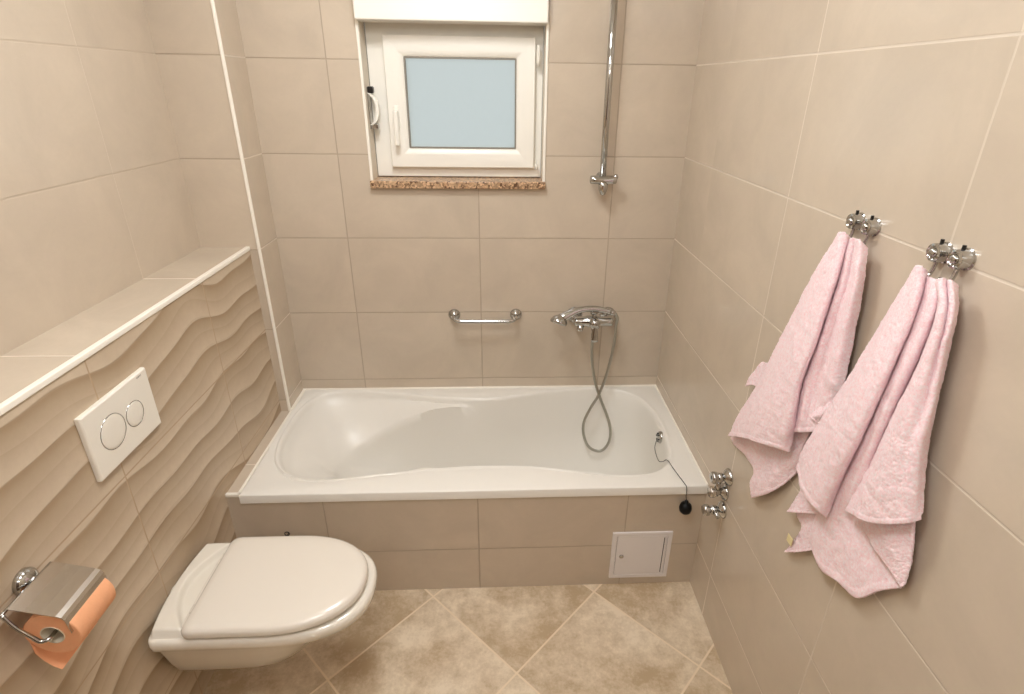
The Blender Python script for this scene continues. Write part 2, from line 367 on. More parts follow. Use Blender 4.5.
TL = {'B1': [[(0.6615, -0.9238, 0.9818), (0.6615, -0.8237, 0.8502), (0.6595, -0.7504, 0.7008), (0.6615, -0.8419, 0.7034), (0.6595, -0.9085, 0.7061),
         (0.6575, -0.9082, 0.6603), (0.6555, -0.9351, 0.6372)],
        [(0.6535, -0.9941, 1.0214), (0.6535, -0.9327, 0.9043), (0.6535, -0.8973, 0.792), (0.6495, -0.9482, 0.7747), (0.6475, -0.9837, 0.7662),
         (0.6475, -0.9882, 0.7305), (0.6495, -0.9957, 0.7029)],
        [(0.6565, -1.0475, 1.0515), (0.6565, -1.0264, 0.9639), (0.6565, -0.988, 0.8567), (0.6555, -1.011, 0.831), (0.6535, -1.0315, 0.8156),
         (0.6555, -1.0341, 0.7888), (0.6575, -1.0303, 0.7535)],
        [(0.6615, -1.0956, 1.0785), (0.6615, -1.0841, 1.0006), (0.6615, -1.0747, 0.9289), (0.6625, -1.0657, 0.8963), (0.6635, -1.064, 0.8655),
         (0.6635, -1.0653, 0.8419), (0.6635, -1.0633, 0.8152)]],
 'B2': [[(0.6595, -0.8315, 0.9817), (0.6595, -0.8071, 0.9427), (0.6575, -0.7901, 0.9065), (0.6565, -0.788, 0.8871)],
        [(0.6575, -0.882, 1.0025), (0.6565, -0.866, 0.9691), (0.6555, -0.8437, 0.9338), (0.6545, -0.8257, 0.9118)],
        [(0.6615, -0.9308, 1.0229), (0.6615, -0.92, 0.9905), (0.6615, -0.9089, 0.9568), (0.6615, -0.8944, 0.9287)]],
 'B3': [[(0.6555, -1.1083, 1.0397), (0.6515, -1.1062, 1.0267), (0.6475, -1.0966, 1.0039), (0.6455, -1.0905, 0.9902)],
        [(0.6475, -1.1388, 1.0517), (0.6455, -1.1323, 1.0338), (0.6435, -1.1197, 1.0117), (0.6455, -1.1021, 0.9906)],
        [(0.6555, -1.1467, 1.0496), (0.6555, -1.1393, 1.0265), (0.6555, -1.128, 1.0027), (0.6555, -1.1176, 0.9837)]],
 'F1': [[(0.6395, -1.0396, 1.3604), (0.6455, -0.9802, 1.2548), (0.6485, -0.9155, 1.0978), (0.6495, -0.8491, 0.9254), (0.6475, -0.7973, 0.8086),
         (0.6455, -0.7663, 0.7122)],
        [(0.6295, -1.0616, 1.3717), (0.6295, -1.0315, 1.2743), (0.6255, -0.9977, 1.1309), (0.6215, -0.9583, 0.9806), (0.6195, -0.9277, 0.8874),
         (0.6235, -0.8928, 0.7955)],
        [(0.6295, -1.0738, 1.3729), (0.6255, -1.0619, 1.2785), (0.6175, -1.0484, 1.1454), (0.6135, -1.0198, 1.0115), (0.6135, -1.0086, 0.9267),
         (0.6175, -0.9791, 0.8425)],
        [(0.6375, -1.0724, 1.367), (0.6255, -1.082, 1.2795), (0.6195, -1.0774, 1.1591), (0.6175, -1.0618, 1.0481), (0.6175, -1.0613, 0.9488),
         (0.6215, -1.0394, 0.8725)],
        [(0.6535, -1.0572, 1.3555), (0.6515, -1.0541, 1.2636), (0.6495, -1.042, 1.1399), (0.6455, -1.0328, 1.0286), (0.6415, -1.0485, 0.9397),
         (0.6395, -1.0579, 0.8749)]],
 'F2': [[(0.6515, -1.0567, 1.3496), (0.6515, -1.0542, 1.2554), (0.6515, -1.0358, 1.1278), (0.6515, -1.0184, 1.0351), (0.6535, -1.0152, 0.962),
         (0.6535, -1.0187, 0.9006)],
        [(0.6355, -1.088, 1.3673), (0.6395, -1.0885, 1.2778), (0.6375, -1.077, 1.1696), (0.6375, -1.0695, 1.0641), (0.6375, -1.0701, 0.997),
         (0.6395, -1.071, 0.9371)],
        [(0.6395, -1.0937, 1.3669), (0.6475, -1.0937, 1.2796), (0.6475, -1.086, 1.1737), (0.6495, -1.0799, 1.0698), (0.6495, -1.0811, 1.0038),
         (0.6495, -1.0855, 0.9469)],
        [(0.6315, -1.1166, 1.3712), (0.6315, -1.1352, 1.2943), (0.6355, -1.1313, 1.1946), (0.6435, -1.1265, 1.0962), (0.6495, -1.1202, 1.0284),
         (0.6525, -1.1119, 0.9652)],
        [(0.6455, -1.1203, 1.3578), (0.6515, -1.1279, 1.2917), (0.6565, -1.1341, 1.1957), (0.6595, -1.1439, 1.0948), (0.6615, -1.1417, 1.0373),
         (0.6615, -1.1351, 0.9787)]]}
HOSE = [(0.371, -0.085, 0.7025), (0.3668, -0.075, 0.667), (0.3726, -0.07, 0.588), (0.3897, -0.075, 0.5024), (0.4118, -0.095, 0.433), (0.44, -0.105, 0.366),
 (0.4598, -0.115, 0.3029), (0.4615, -0.12, 0.2407), (0.4401, -0.125, 0.1985), (0.4107, -0.125, 0.1887), (0.3704, -0.125, 0.2154),
 (0.3486, -0.12, 0.2733), (0.3491, -0.11, 0.3264), (0.3725, -0.1, 0.3835), (0.4049, -0.085, 0.4366), (0.4317, -0.07, 0.5084), (0.4514, -0.06, 0.6003),
 (0.4606, -0.06, 0.6901), (0.4588, -0.065, 0.7492), (0.4415, -0.075, 0.7921), (0.4173, -0.09, 0.8152)]
CHAIN = [(0.607, -0.3272, 0.404), (0.6, -0.3291, 0.3597), (0.597, -0.4062, 0.367), (0.5746, -0.5197, 0.437), (0.5866, -0.5728, 0.4365),
 (0.5994, -0.6238, 0.4365), (0.5922, -0.652, 0.4479), (0.5994, -0.652, 0.3948)]
# ================================================================ THE SETTING
WX0, WX1, WZ0, WZ1 = -.4572, .1655, 1.283, 1.94      # window opening
bm = bmesh.new()
for d in ((XL-.2, WX0, 0, .22, 0, ZC), (WX1, XR+.2, 0, .22, 0, ZC), (WX0, WX1, 0, .22, 0, WZ0), (WX0, WX1, 0, .22, WZ1, ZC)): box(bm, *d)
struct(mk('wall_back', bm, M['tile_back']))
struct(boxo('wall_right', (XR, XR+.15, YF, 0, 0, ZC), M['tile_side']))
struct(boxo('wall_left', (XL-.15, XL, YF, 0, 0, ZC), M['tile_left']))
struct(boxo('wall_front', (XL-.15, XR+.15, YF-.15, YF, 0, ZC), M['tile_back']))
struct(boxo('floor', (XL-.15, XR+.15, YF-.15, .22, -.12, 0), M['floor']))
struct(boxo('ceiling', (XL-.15, XR+.15, YF-.15, .22, ZC, ZC+.12), M['paint']))
# pipe box in the back left corner; its two faces carry their own tile grids
bm = bmesh.new(); box(bm, XL, XB, YB, 0, 0, ZC)
o = mk('wall_corner_box', bm, [M['tile_box'], M['tile_side']]); struct(o)
for p in o.data.polygons:
    if abs(p.normal.x) > .5: p.material_index = 1
# low wall hiding the cistern: wavy tile face, plain tile top
bm = bmesh.new(); box(bm, XL, XH, YF, YB, 0, ZH-.002)
o = mk('wall_left_lower', bm, [M['wave'], M['tile_ledge']]); struct(o)
for p in o.data.polygons:
    if abs(p.normal.z) > .5: p.material_index = 1
# narrow tiled ledge between low wall and bath, and the tiled apron under the bath rim
struct(boxo('wall_bath_ledge', (XH, XB+.010, YP, YB, .02, ZT-.004), M['tile_ledge']))
bm = bmesh.new(); box(bm, XH, XR, YP-.010, YP+.012, 0, .402)
box(bm, XH, XB+.006, YP-.010, YP+.002, .402, ZT-.012)
struct(mk('wall_bath_apron', bm, M['tile_back']))

# white profiles
def prof(name, d): return struct(boxo(name, d, M['trim'], bevel=.0025))
prof('trim_1', (XH-.011, XH+.0035, YF, YB, ZH-.012, ZH+.002))                 # along the low wall's edge
prof('trim_2', (XB-.007, XB+.003, YB-.003, YB+.007, ZT-.004, ZC))            # up the corner box edge
prof('trim_3', (XB+.001, XB+.010, YP-.012, YB-.003, ZT-.010, ZT+.001))       # along the ledge
prof('trim_4', (XH, XB+.010, YP-.013, YP-.002, ZT-.012, ZT+.001))            # front of the ledge
bm = bmesh.new()
box(bm, WX0-.001, WX0+.0085, -.006, .004, WZ0+.008, 1.80); box(bm, WX1-.0085, WX1+.001, -.006, .004, WZ0+.008, 1.80)
struct(mk('trim_5', bm, M['trim'], bevel=.002))

bm = bmesh.new(); tube(bm, [(XB, -.002, ZT+.001), (XR, -.002, ZT+.001)], .0042, 10); tube(bm, [(XR-.002, -.645, ZT+.001), (XR-.002, 0, ZT+.001)], .0035, 10)
box(bm, XB, XB+.0125, YB, 0, ZT-.02, ZT+.0015)
struct(mk('trim_6', bm, M['trim'], smooth=False))                               # silicone joint behind the bath
struct(boxo('added_door_1', (-.75, .10, YF-.02, YF+.04, 0, 2.02), M['wood'], bevel=.004))  # added unseen door, put in to darken what the chrome reflects
# ---- window
win = bpy.data.objects.new('window_1', None); COL.objects.link(win); win.location = (-.145, .1, WZ0); struct(win)
bm = bmesh.new()   # plastered reveal
box(bm, WX0, WX0+.008, .002, .085, WZ0+.008, 1.86); box(bm, WX1-.008, WX1, .002, .085, WZ0+.008, 1.86)
mk('window_reveal', bm, M['plaster'], win)
boxo('window_sill', (WX0-.001, WX1+.002, -.022, .20, WZ0-.016, WZ0+.010), M['granite'], win, bevel=.003)
def ring(bm, x0, x1, z0, z1, w, y0, y1, yin=None):
    """picture-frame ring with an optional sloped inner edge"""
    yi = y0 if yin is None else yin
    a = [(x0, z0), (x1, z0), (x1, z1), (x0, z1)]; b = [(x0+w, z0+w), (x1-w, z0+w), (x1-w, z1-w), (x0+w, z1-w)]
    F = [bm.verts.new((x, y0, z)) for x, z in a]
    if yin is not None:
        s = w*.28; m_ = [(x0+w-s, z0+w-s), (x1-w+s, z0+w-s), (x1-w+s, z1-w+s), (x0+w-s, z1-w+s)]
        G = [bm.verts.new((x, y0, z)) for x, z in m_]; H_ = [bm.verts.new((x, yi, z)) for x, z in b]
        chain = [F, G, H_]
    else:
        chain = [F, [bm.verts.new((x, y0, z)) for x, z in b]]
    chain += [[bm.verts.new((x, y1, z)) for x, z in b], [bm.verts.new((x, y1, z)) for x, z in a], F]
    for p, q in zip(chain, chain[1:]):
        for k in range(4): bm.faces.new((p[k], p[(k+1) % 4], q[(k+1) % 4], q[k]))
bm = bmesh.new(); ring(bm, -.447, .156, WZ0+.012, 1.818, .062, .078, .15)
mk('window_frame', bm, M['pvc'], win, bevel=.004)
SX0, SX1, SZ0, SZ1 = -.388, .128, 1.331, 1.760
bm = bmesh.new(); ring(bm, SX0, SX1, SZ0, SZ1, .066, .052, .13, .064)
sash = mk('window_sash', bm, M['pvc'], win, bevel=.004)
bm = bmesh.new(); ring(bm, SX0+.0655, SX1-.0655, SZ0+.0655, SZ1-.0655, .005, .064, .08)
mk('glass_gasket', bm, M['seal'], win)
boxo('glass_pane', (SX0+.066, SX1-.066, .074, .084, SZ0+.066, SZ1-.066), M['frost'], win)
bm = bmesh.new(); box(bm, -.366, -.348, .044, .053, 1.465, 1.54); hnd = mk('handle_base', bm, M['pvc'], win, bevel=.004)
bm = bmesh.new(); tube(bm, [(-.357, .05, 1.518), (-.357, .028, 1.518)], .007); box(bm, -.3655, -.3485, .016, .030, 1.408, 1.526)
mk('window_handle', bm, M['pvc'], win, bevel=.005)
for z in (1.70, 1.345):
    bm = bmesh.new(); lathe(bm, (.137, .048, z-.03), (0, 0, 1), [(0, 0), (.006, 0), (.0065, .02), (.0065, .045), (.006, .066), (0, .066)] if z > 1.5 else [(0, .012), (.006, .012), (.0065, .03), (0, .034)], 16)
    mk('window_hinge', bm, M['plateplastic'], win, smooth=True)
boxo('shutter_box', (-.4535, .1615, -.034, .05, 1.793, 2.02), M['pvc'], win, bevel=.005)
boxo('shutter_lintel', (-.449, .157, .05, .14, 1.815, 1.93), M['plaster'], win)
attach(win)

# strap winder of the roller shutter, on the left reveal
st = thing('shutter_strap_winder', (-.449, .04, 1.46), 'small chrome and white shutter strap winder on the left side of the window recess', 'strap winder')
bm = bmesh.new(); box(bm, -.449, -.445, .028, .056, 1.462, 1.598); mk('backplate', bm, M['chrome'], st, bevel=.002)
boxo('guide_cap', (-.447, -.428, .026, .054, 1.578, 1.60), M['dark'], st, bevel=.004)
bm = bmesh.new(); pts = catmull([(-.443, .04, 1.58), (-.424, .04, 1.56), (-.418, .04, 1.53), (-.424, .04, 1.495), (-.442, .04, 1.476)], 14)
R = [[p+Vector((dx, dy, 0)) for dx, dy in ((-.006, -.012), (.004, -.012), (.004, .012), (-.006, .012))] for p in pts]; loft(bm, R)
mk('strap', bm, M['pvc'], st, smooth=False)
boxo('lower_clip', (-.446, -.420, .028, .054, 1.462, 1.482), M['chrome'], st, bevel=.004)
attach(st)

# ================================================================ BATHTUB
def tub():
    root = thing('bathtub', (-.075, -.325, 0), 'white built-in acrylic bathtub with armrest contours under the window', 'bathtub')
    x0, x1, y0, y1 = XB+.0105, XR-.001, -.648, -.001
    cx, cy, NT = -.09, -.30, 160
    rim = [(.617, -.30), (.607, -.44), (.577, -.525), (.52, -.573), (.44, -.588), (.33, -.580), (.22, -.556), (.10, -.534), (-.05, -.526), (-.22, -.534),
           (-.38, -.556), (-.52, -.577), (-.62, -.575), (-.70, -.545), (-.757, -.475), (-.785, -.38), (-.792, -.28), (-.788, -.18), (-.768, -.095), (-.725, -.040),
           (-.64, -.022), (-.52, -.030), (-.38, -.048), (-.20, -.078), (-.05, -.084), (.08, -.064), (.20, -.036), (.32, -.022), (.43, -.022), (.52, -.040), (.577, -.095), (.608, -.19)]
    low = [(.572, -.30), (.55, -.40), (.48, -.46), (.38, -.485), (.25, -.48), (.10, -.47), (-.05, -.465), (-.2, -.46), (-.3, -.44), (-.4, -.38), (-.42, -.30),
           (-.4, -.23), (-.3, -.17), (-.2, -.155), (-.05, -.150), (.10, -.145), (.25, -.135), (.38, -.135), (.48, -.16), (.54, -.21)]
    def closed(P, n):
        P3 = [Vector((*p, 0)) for p in P]; m_ = len(P3); out = []
        for i in range(m_):
            p0, p1, p2, p3 = P3[i-1], P3[i], P3[(i+1) % m_], P3[(i+2) % m_]
            for k in range(16):
                t = k/16; out.append(.5*((2*p1)+(p2-p0)*t+(2*p0-5*p1+4*p2-p3)*t*t+(3*p1-p0-3*p2+p3)*t**3))
        return out
    def radial(poly, th):
        d = (math.cos(th), math.sin(th)); best = 0
        for a, b in zip(poly, poly[1:]+poly[:1]):
            ax_, ay = a.x-cx, a.y-cy; ex, ey = b.x-a.x, b.y-a.y
            den = d[0]*ey-d[1]*ex
            if abs(den) < 1e-12: continue
            r = (ax_*ey-ay*ex)/den; s = (ax_*d[1]-ay*d[0])/den
            if r > 0 and -1e-6 <= s <= 1+1e-6: best = max(best, r)
        return best
    RC, LC = closed(rim, 0), closed(low, 0)
    # ridge: crest line of the sloping backrest, both sides
    ridge = [(-.05, -.094, .4335), (-.16, -.103, .428), (-.244, -.119, .415), (-.327, -.125, .388), (-.408, -.134, .355), (-.469, -.148, .325), (-.53, -.172, .295), (-.593, -.215, .268), (-.63, -.29, .255)]
    rr = [(p[0], p[1]-.0, p[2]) for p in ridge]; rr += [(p[0], -.60-p[1]-.012, p[2]) for p in ridge[::-1]]
    RG = catmull(rr, 120)
    # angles spread evenly along the rim
    L = [0]
    for a, b in zip(RC, RC[1:]+RC[:1]): L.append(L[-1]+(b-a).length)
    ths = []
    for k in range(NT):
        s = L[-1]*k/NT; i = 0
        while s > L[i+1]: i += 1
        p = RC[i].lerp(RC[(i+1) % len(RC)], (s-L[i])/(L[i+1]-L[i])); ths.append(math.atan2(p.y-cy, p.x-cx))
    def ridge_at(th):
        d = Vector((math.cos(th), math.sin(th)))
        for a, b in zip(RG, RG[1:]):
            a2, b2 = Vector((a.x-cx, a.y-cy)), Vector((b.x-cx, b.y-cy))
            c1 = d.x*a2.y-d.y*a2.x; c2 = d.x*b2.y-d.y*b2.x
            if c1*c2 <= 0 and a2.dot(d) > 0:
                t = abs(c1)/max(1e-9, abs(c1)+abs(c2)); p = a.lerp(b, t); return math.hypot(p.x-cx, p.y-cy), p.z
        return None
    ZB = .075
    rings = []
    prof_t = [0, .06, .12, .2, .3, .4, .5, .6, .7, .8, .88, .94, 1.0]
    cols = []
    for th in ths:
        d = Vector((math.cos(th), math.sin(th), 0)); rm, lw = radial(RC, th), radial(LC, th)
        c = Vector((cx, cy, 0)); col = []
        P0 = lambda r, z: c+d*r+Vector((0, 0, z))
        leftness = max(0, min(1, (-(cx+d.x*rm)-.42)/.25))
        col.append(P0(rm+.030, ZT)); col.append(P0(rm+.016, ZT-.0005-.003*leftness)); col.append(P0(rm+.010, ZT-.0015-.004*leftness))
        col.append(P0(rm+.005, ZT+.0015)); col.append(P0(rm, ZT+.0012)); col.append(P0(rm-.006, ZT-.004)); col.append(P0(rm-.010, ZT-.013))
        g = ridge_at(th); r_s, z_s = rm-.012, ZT-.026
        if g and g[0] < r_s-.002:
            r_g, z_g = g; z_g = min(z_g, z_s); wg = max(0, min(1, (cx+d.x*r_g+.64)/.12))*max(0, min(1, (r_s-r_g)/.035))
            for t in (.0, .2, .4, .6, .8, .93): 
                col.append(P0(r_s+(r_g-r_s)*t**(.75+.35*wg), z_s+(z_g-z_s)*(t**(1.15-.40*wg))))
            col.append(P0(r_g, z_g))
            for t in (.12, .3, .5, .7, .85, .95, 1.0):
                r = r_g+(lw-r_g)*(t**(1.25+.9*wg)); z = ZB+(z_g-ZB)*(1-t**(.85+.1*wg)); col.append(P0(r, z))
        else:
            r_g, z_g = r_s+(lw-r_s)*.12, ZT-.10
            for t in (.0, .2, .4, .6, .8, .93): col.append(P0(r_s+(r_g-r_s)*t, z_s+(z_g-z_s)*t))
            col.append(P0(r_g, z_g))
            for t in (.12, .3, .5, .7, .85, .95, 1.0):
                u = t; r = r_g+(lw-r_g)*(.30*u+.70*u**3.2); z = ZB+(z_g-ZB)*(1-u)**1.0*(1-.0*u)
                z = ZB+(z_g-ZB)*max(0, 1-u**1.15); col.append(P0(r, z))
        for t in (.7, .35, .1): col.append(P0(lw*t, ZB-.004*(1-t)))
        cols.append(col)
    nr = len(cols[0])
    # light smoothing around the ring direction
    for _ in range(5):
        new = [[p.copy() for p in c_] for c_ in cols]
        for i in range(NT):
            for k in range(7, nr):
                new[i][k] = cols[i][k]*.4+(cols[i-1][k]+cols[(i+1) % NT][k])*.3
        cols = new
    bm = bmesh.new()
    V = [[bm.verts.new(p) for p in c_] for c_ in cols]
    for i in range(NT):
        j = (i+1) % NT
        for k in range(nr-1): bm.faces.new((V[i][k], V[j][k], V[j][k+1], V[i][k+1]))
    cv = bm.verts.new((cx, cy, ZB-.006))
    for i in range(NT): bm.faces.new((V[i][-1], V[(i+1) % NT][-1], cv))
    # flat deck: from first ring out to the rectangle, then down the lip
    def rect(th, ox=0.0):
        d = (math.cos(th), math.sin(th)); t = 1e9
        X0, X1, Y0, Y1 = x0+ox, x1-ox, y0+ox, y1-ox
        if d[0] > 1e-9: t = min(t, (X1-cx)/d[0])
        if d[0] < -1e-9: t = min(t, (X0-cx)/d[0])
        if d[1] > 1e-9: t = min(t, (Y1-cy)/d[1])
        if d[1] < -1e-9: t = min(t, (Y0-cy)/d[1])
        return cx+d[0]*t, cy+d[1]*t
    # snap nearest columns to the four corners
    corner = {}
    for X, Y in ((x0, y0), (x0, y1), (x1, y0), (x1, y1)):
        a = math.atan2(Y-cy, X-cx); k = min(range(NT), key=lambda q: abs((ths[q]-a+PI) % (2*PI)-PI)); corner[k] = (X, Y)
    def outring(inset, z):
        out = []
        for i, th in enumerate(ths):
            if i in corner:
                X, Y = corner[i]; X += inset if X < 0 else -inset; Y += inset if Y < cy else -inset
            else: X, Y = rect(th, inset)
            out.append(bm.verts.new((X, Y, z)))
        return out
    rings = [outring(.004, ZT), outring(.0012, ZT-.0012), outring(0, ZT-.004), outring(0, ZT-.032), outring(.014, ZT-.032)]
    inner = [V[i][0] for i in range(NT)]
    for p, q in zip([inner]+rings, rings):
        for i in range(NT):
            j = (i+1) % NT; bm.faces.new((p[j], p[i], q[i], q[j]))
    o = mk('tub_shell', bm, M['acrylic'], root, smooth=True)
    md = o.modifiers.new('e', 'EDGE_SPLIT'); md.split_angle = math.radians(60)
    bm = bmesh.new()
    lathe(bm, (.6035, -.335, .404), (-1, 0, .12), [(0, .012), (.006, .012), (.010, .010), (.014, .011), (.021, .008), (.023, .003), (.023, -.012), (0, -.012)], 32)
    ov = mk('overflow_cover', bm, M['chrome'], root, smooth=True)
    bm = bmesh.new()
    for k in range(6):
        a = k*PI/3; lathe(bm, (.592, -.335+.0145*math.cos(a), .404+.0145*math.sin(a)), (-1, 0, .12), [(0, .002), (.0028, .002), (.0028, -.004), (0, -.004)], 10)
    mk('overflow_hole', bm, M['dark'], ov)
    bm = bmesh.new(); lathe(bm, (.42, -.30, ZB-.007), (0, 0, 1), [(.0, .001), (.015, .001), (.020, .005), (.030, .007), (.034, .002), (.034, -.004), (0, -.004)], 32)
    mk('drain', bm, M['chrome'], root, smooth=True)
    attach(root)
tub()

# plug hanging over the rim on its ball chain
pl = thing('bath_plug', (.5994, -.652, .345), 'black rubber bath plug dangling on a thin chain over the bath front', 'bath plug')
bm = bmesh.new()
lathe(bm, (.5994, -.6655, .338), (0, 0, 1), [(0, .001), (.010, .003), (.0185, .012), (.0205, .024), (.018, .036), (.011, .043), (.006, .045), (.006, .052), (0, .053)], 28)
mk('plug_body', bm, M['rubber'], pl, smooth=True)
CH = [Vector(p) for p in CHAIN]
CH = [Vector((.590, -.335, .396)), Vector((.580, -.355, .368)), Vector((.576, -.42, .364)), Vector((.572, -.475, .400)), Vector((.572, -.507, .432)), Vector((.575, -.525, .4392)), Vector((.578, -.545, .4385)), Vector((.5866, -.590, .4370)),
      Vector((.5966, -.640, .4365)), Vector((.5985, -.6505, .4330)), Vector((.5994, -.6535, .4200)), Vector((.5994, -.6560, .400)), Vector((.5994, -.6655, .390))]
pts = []
bm = bmesh.new(); path = catmull(CH, 150)
for i, p in enumerate(path):
    if i % 2 == 0: bmesh.ops.create_icosphere(bm, subdivisions=1, radius=.0016, matrix=Matrix.Translation(p))
tube(bm, path, .0012, 6)
mk('chain', bm, M['dark'], pl)
attach(pl)

# ================================================================ TAPS AND RAILS ON THE BACK WALL
mx = thing('bath_mixer', (.37, 0, .72), 'chrome wall-mounted bath mixer tap above the tub', 'tap')
bm = bmesh.new()
lathe(bm, (.290, -.070, .768), (1, 0, 0), [(0, 0), (.016, 0), (.0195, .004), (.020, .012), (.020, .045), (.023, .052), (.023, .096), (.020, .103), (.020, .140), (.0195, .148), (.016, .152), (0, .152)], 32)
mk('mixer_body', bm, M['chrome'], mx, smooth=True, bevel=0)
for x in (.300, .435):
    bm = bmesh.new(); lathe(bm, (x, 0, .768), (0, -1, 0), [(.0, 0), (.033, 0), (.033, .004), (.028, .012), (.016, .018), (.014, .022), (.014, .040), (.0175, .041), (.0175, .056), (.012, .060), (0, .060)], 32)
    mk('wall_rosette', bm, M['chrome'], mx, smooth=True)
bm = bmesh.new(); lathe(bm, (.368, -.088, .768), (0, -1, -.12), [(.019, -.03), (.021, 0), (.021, .016), (.018, .022), (.012, .025), (0, .026)], 28)
R = []
for t in range(9):
    s = t/8; w_ = .0095+.004*s; h_ = .006-.0025*s; c = Vector((.368, -.105-.012*s, .770-.068*s)); R.append([c+Vector((w_*math.cos(a), h_*math.sin(a), h_*.6*math.sin(a))) for a in [2*PI*k/16 for k in range(16)]])
loft(bm, R); mk('lever', bm, M['chrome'], mx, smooth=True)
bm = bmesh.new(); lathe(bm, (.371, -.078, .752), (0, -.05, -1), [(0, 0), (.013, 0), (.013, .018), (.010, .020), (.010, .032), (.0115, .033), (.0115, .050), (.007, .053), (0, .053)], 24)
mk('hose_outlet', bm, M['chrome'], mx, smooth=True)
bm = bmesh.new(); lathe(bm, (.318, -.078, .755), (-.25, -.1, -1), [(0, 0), (.013, 0), (.013, .020), (.011, .023), (0, .022)], 24)
mk('spout', bm, M['chrome'], mx, smooth=True)
bm = bmesh.new(); tube(bm, [(.368, -.070, .783), (.368, -.072, .806)], .008)
R = [[Vector((x, -.076+.016*math.cos(a), .813+.012*math.sin(a))) for a in [PI*.95+PI*1.1*k/12 for k in range(13)]]+[Vector((x, -.076+.012*math.cos(a), .813+.008*math.sin(a))) for a in [PI*2.05-PI*1.1*k/12 for k in range(13)]] for x in (.352, .384)]
loft(bm, R); mk('shower_holder', bm, M['chrome'], mx, smooth=False)
attach(mx)

sh = thing('hand_shower', (.33, -.08, .76), 'chrome hand shower lying on top of the bath mixer', 'shower head')
bm = bmesh.new()
hp = catmull([(.430, -.088, .813), (.395, -.084, .822), (.350, -.084, .827), (.300, -.088, .821), (.258, -.094, .803), (.228, -.098, .786)], 26)
hr = [.0085+.0035*min(1, i/6) if i < 14 else .012+.010*((i-14)/12)**1.3 for i in range(27)]
tube(bm, hp, hr, 20); mk('shower_handle', bm, M['chrome'], sh, smooth=True)
bm = bmesh.new(); lathe(bm, (.232, -.100, .799), (-.35, -.35, -1), [(0, -.008), (.014, -.006), (.026, .003), (.033, .014), (.034, .022), (.032, .027), (.027, .028), (0, .027)], 32)
hd = mk('shower_head', bm, M['chrome'], sh, smooth=True)
bm = bmesh.new(); lathe(bm, (.232, -.100, .799), (-.35, -.35, -1), [(0, .0285), (.024, .0285), (.024, .0268)], 24); mk('spray_plate', bm, M['seal'], hd)
bm = bmesh.new(); lathe(bm, (.428, -.088, .8135), (1, -.04, -.25), [(0, 0), (.0105, 0), (.0115, .004), (.0105, .016), (.008, .018), (0, .018)], 20); mk('hose_nut', bm, M['chrome'], sh, smooth=True)
attach(sh)

bm = bmesh.new(); HP = [Vector(p) for p in HOSE]
HP[0] = Vector((.3695, -.0805, .700)); HP = HP[:-2]+[Vector((.4575, -.083, .786)), Vector((.446, -.0888, .8085))]
pp = catmull(HP, 420)
tube(bm, pp, [.0062 if i % 2 else .0055 for i in range(len(pp))], 12)
tag(mk('shower_hose', bm, M['hose'], smooth=True), 'grey metal shower hose looped down from the mixer into the bath', 'hose')

gb = thing('grab_bar', (-.06, 0, .77), 'short chrome grab bar with two round ends on the wall above the bath', 'grab bar')
for x in (-.181, .064):
    bm = bmesh.new(); lathe(bm, (x, 0, .771), (0, -1, 0), [(0, 0), (.024, 0), (.024, .005), (.021, .011), (.013, .016), (.011, .020), (0, .02)], 32); mk('wall_rosette', bm, M['chrome'], gb, smooth=True)
bm = bmesh.new()
gp = [(-.181, -.004, .790), (-.181, -.030, .788)]
gp = catmull([(-.181, -.006, .771), (-.181, -.022, .771), (-.178, -.040, .768), (-.166, -.050, .764), (-.150, -.053, .7625)], 16)+catmull([(-.14, -.053, .762), (.023, -.053, .762)], 4)+catmull([(.033, -.053, .7625), (.049, -.050, .764), (.061, -.040, .768), (.064, -.022, .771), (.064, -.006, .771)], 16)
tube(bm, gp, .0075, 16); mk('bar', bm, M['chrome'], gb, smooth=True)
attach(gb)

sr = thing('shower_rail', (.37, 0, 1.27), 'tall vertical chrome shower rail on the wall right of the window', 'shower rail')
bm = bmesh.new(); tube(bm, [(.3675, -.052, 1.30), (.3665, -.052, 1.6), (.366, -.052, 2.06)], .0115, 20); mk('pole', bm, M['chrome'], sr, smooth=True)
bm = bmesh.new(); lathe(bm, (.322, -.056, 1.308), (1, 0, 0), [(0, 0), (.010, 0), (.0145, .003), (.0155, .02), (.0155, .080), (.0145, .093), (.009, .096), (0, .096)], 24); mk('slider', bm, M['chrome'], sr, smooth=True)
bm = bmesh.new(); lathe(bm, (.370, -.056, 1.300), (0, -.1, -1), [(0, 0), (.0165, 0), (.018, .012), (.016, .026), (.010, .042), (0, .048)], 24); mk('clamp_knob', bm, M['chrome'], sr, smooth=True)
for z in (1.312, 2.03):
    bm = bmesh.new(); lathe(bm, (.369, 0, z), (0, -1, 0), [(0, 0), (.017, 0), (.017, .005), (.010, .010), (.009, .046), (0, .046)], 24); mk('wall_bracket', bm, M['chrome'], sr, smooth=True)
bm = bmesh.new(); lathe(bm, (.412, -.052, 1.318), (.2, -1, .1), [(0, -.004), (.008, -.004), (.010, .006), (.007, .012), (0, .013)], 20); mk('lock_button', bm, M['chrome'], sr, smooth=True)
attach(sr)

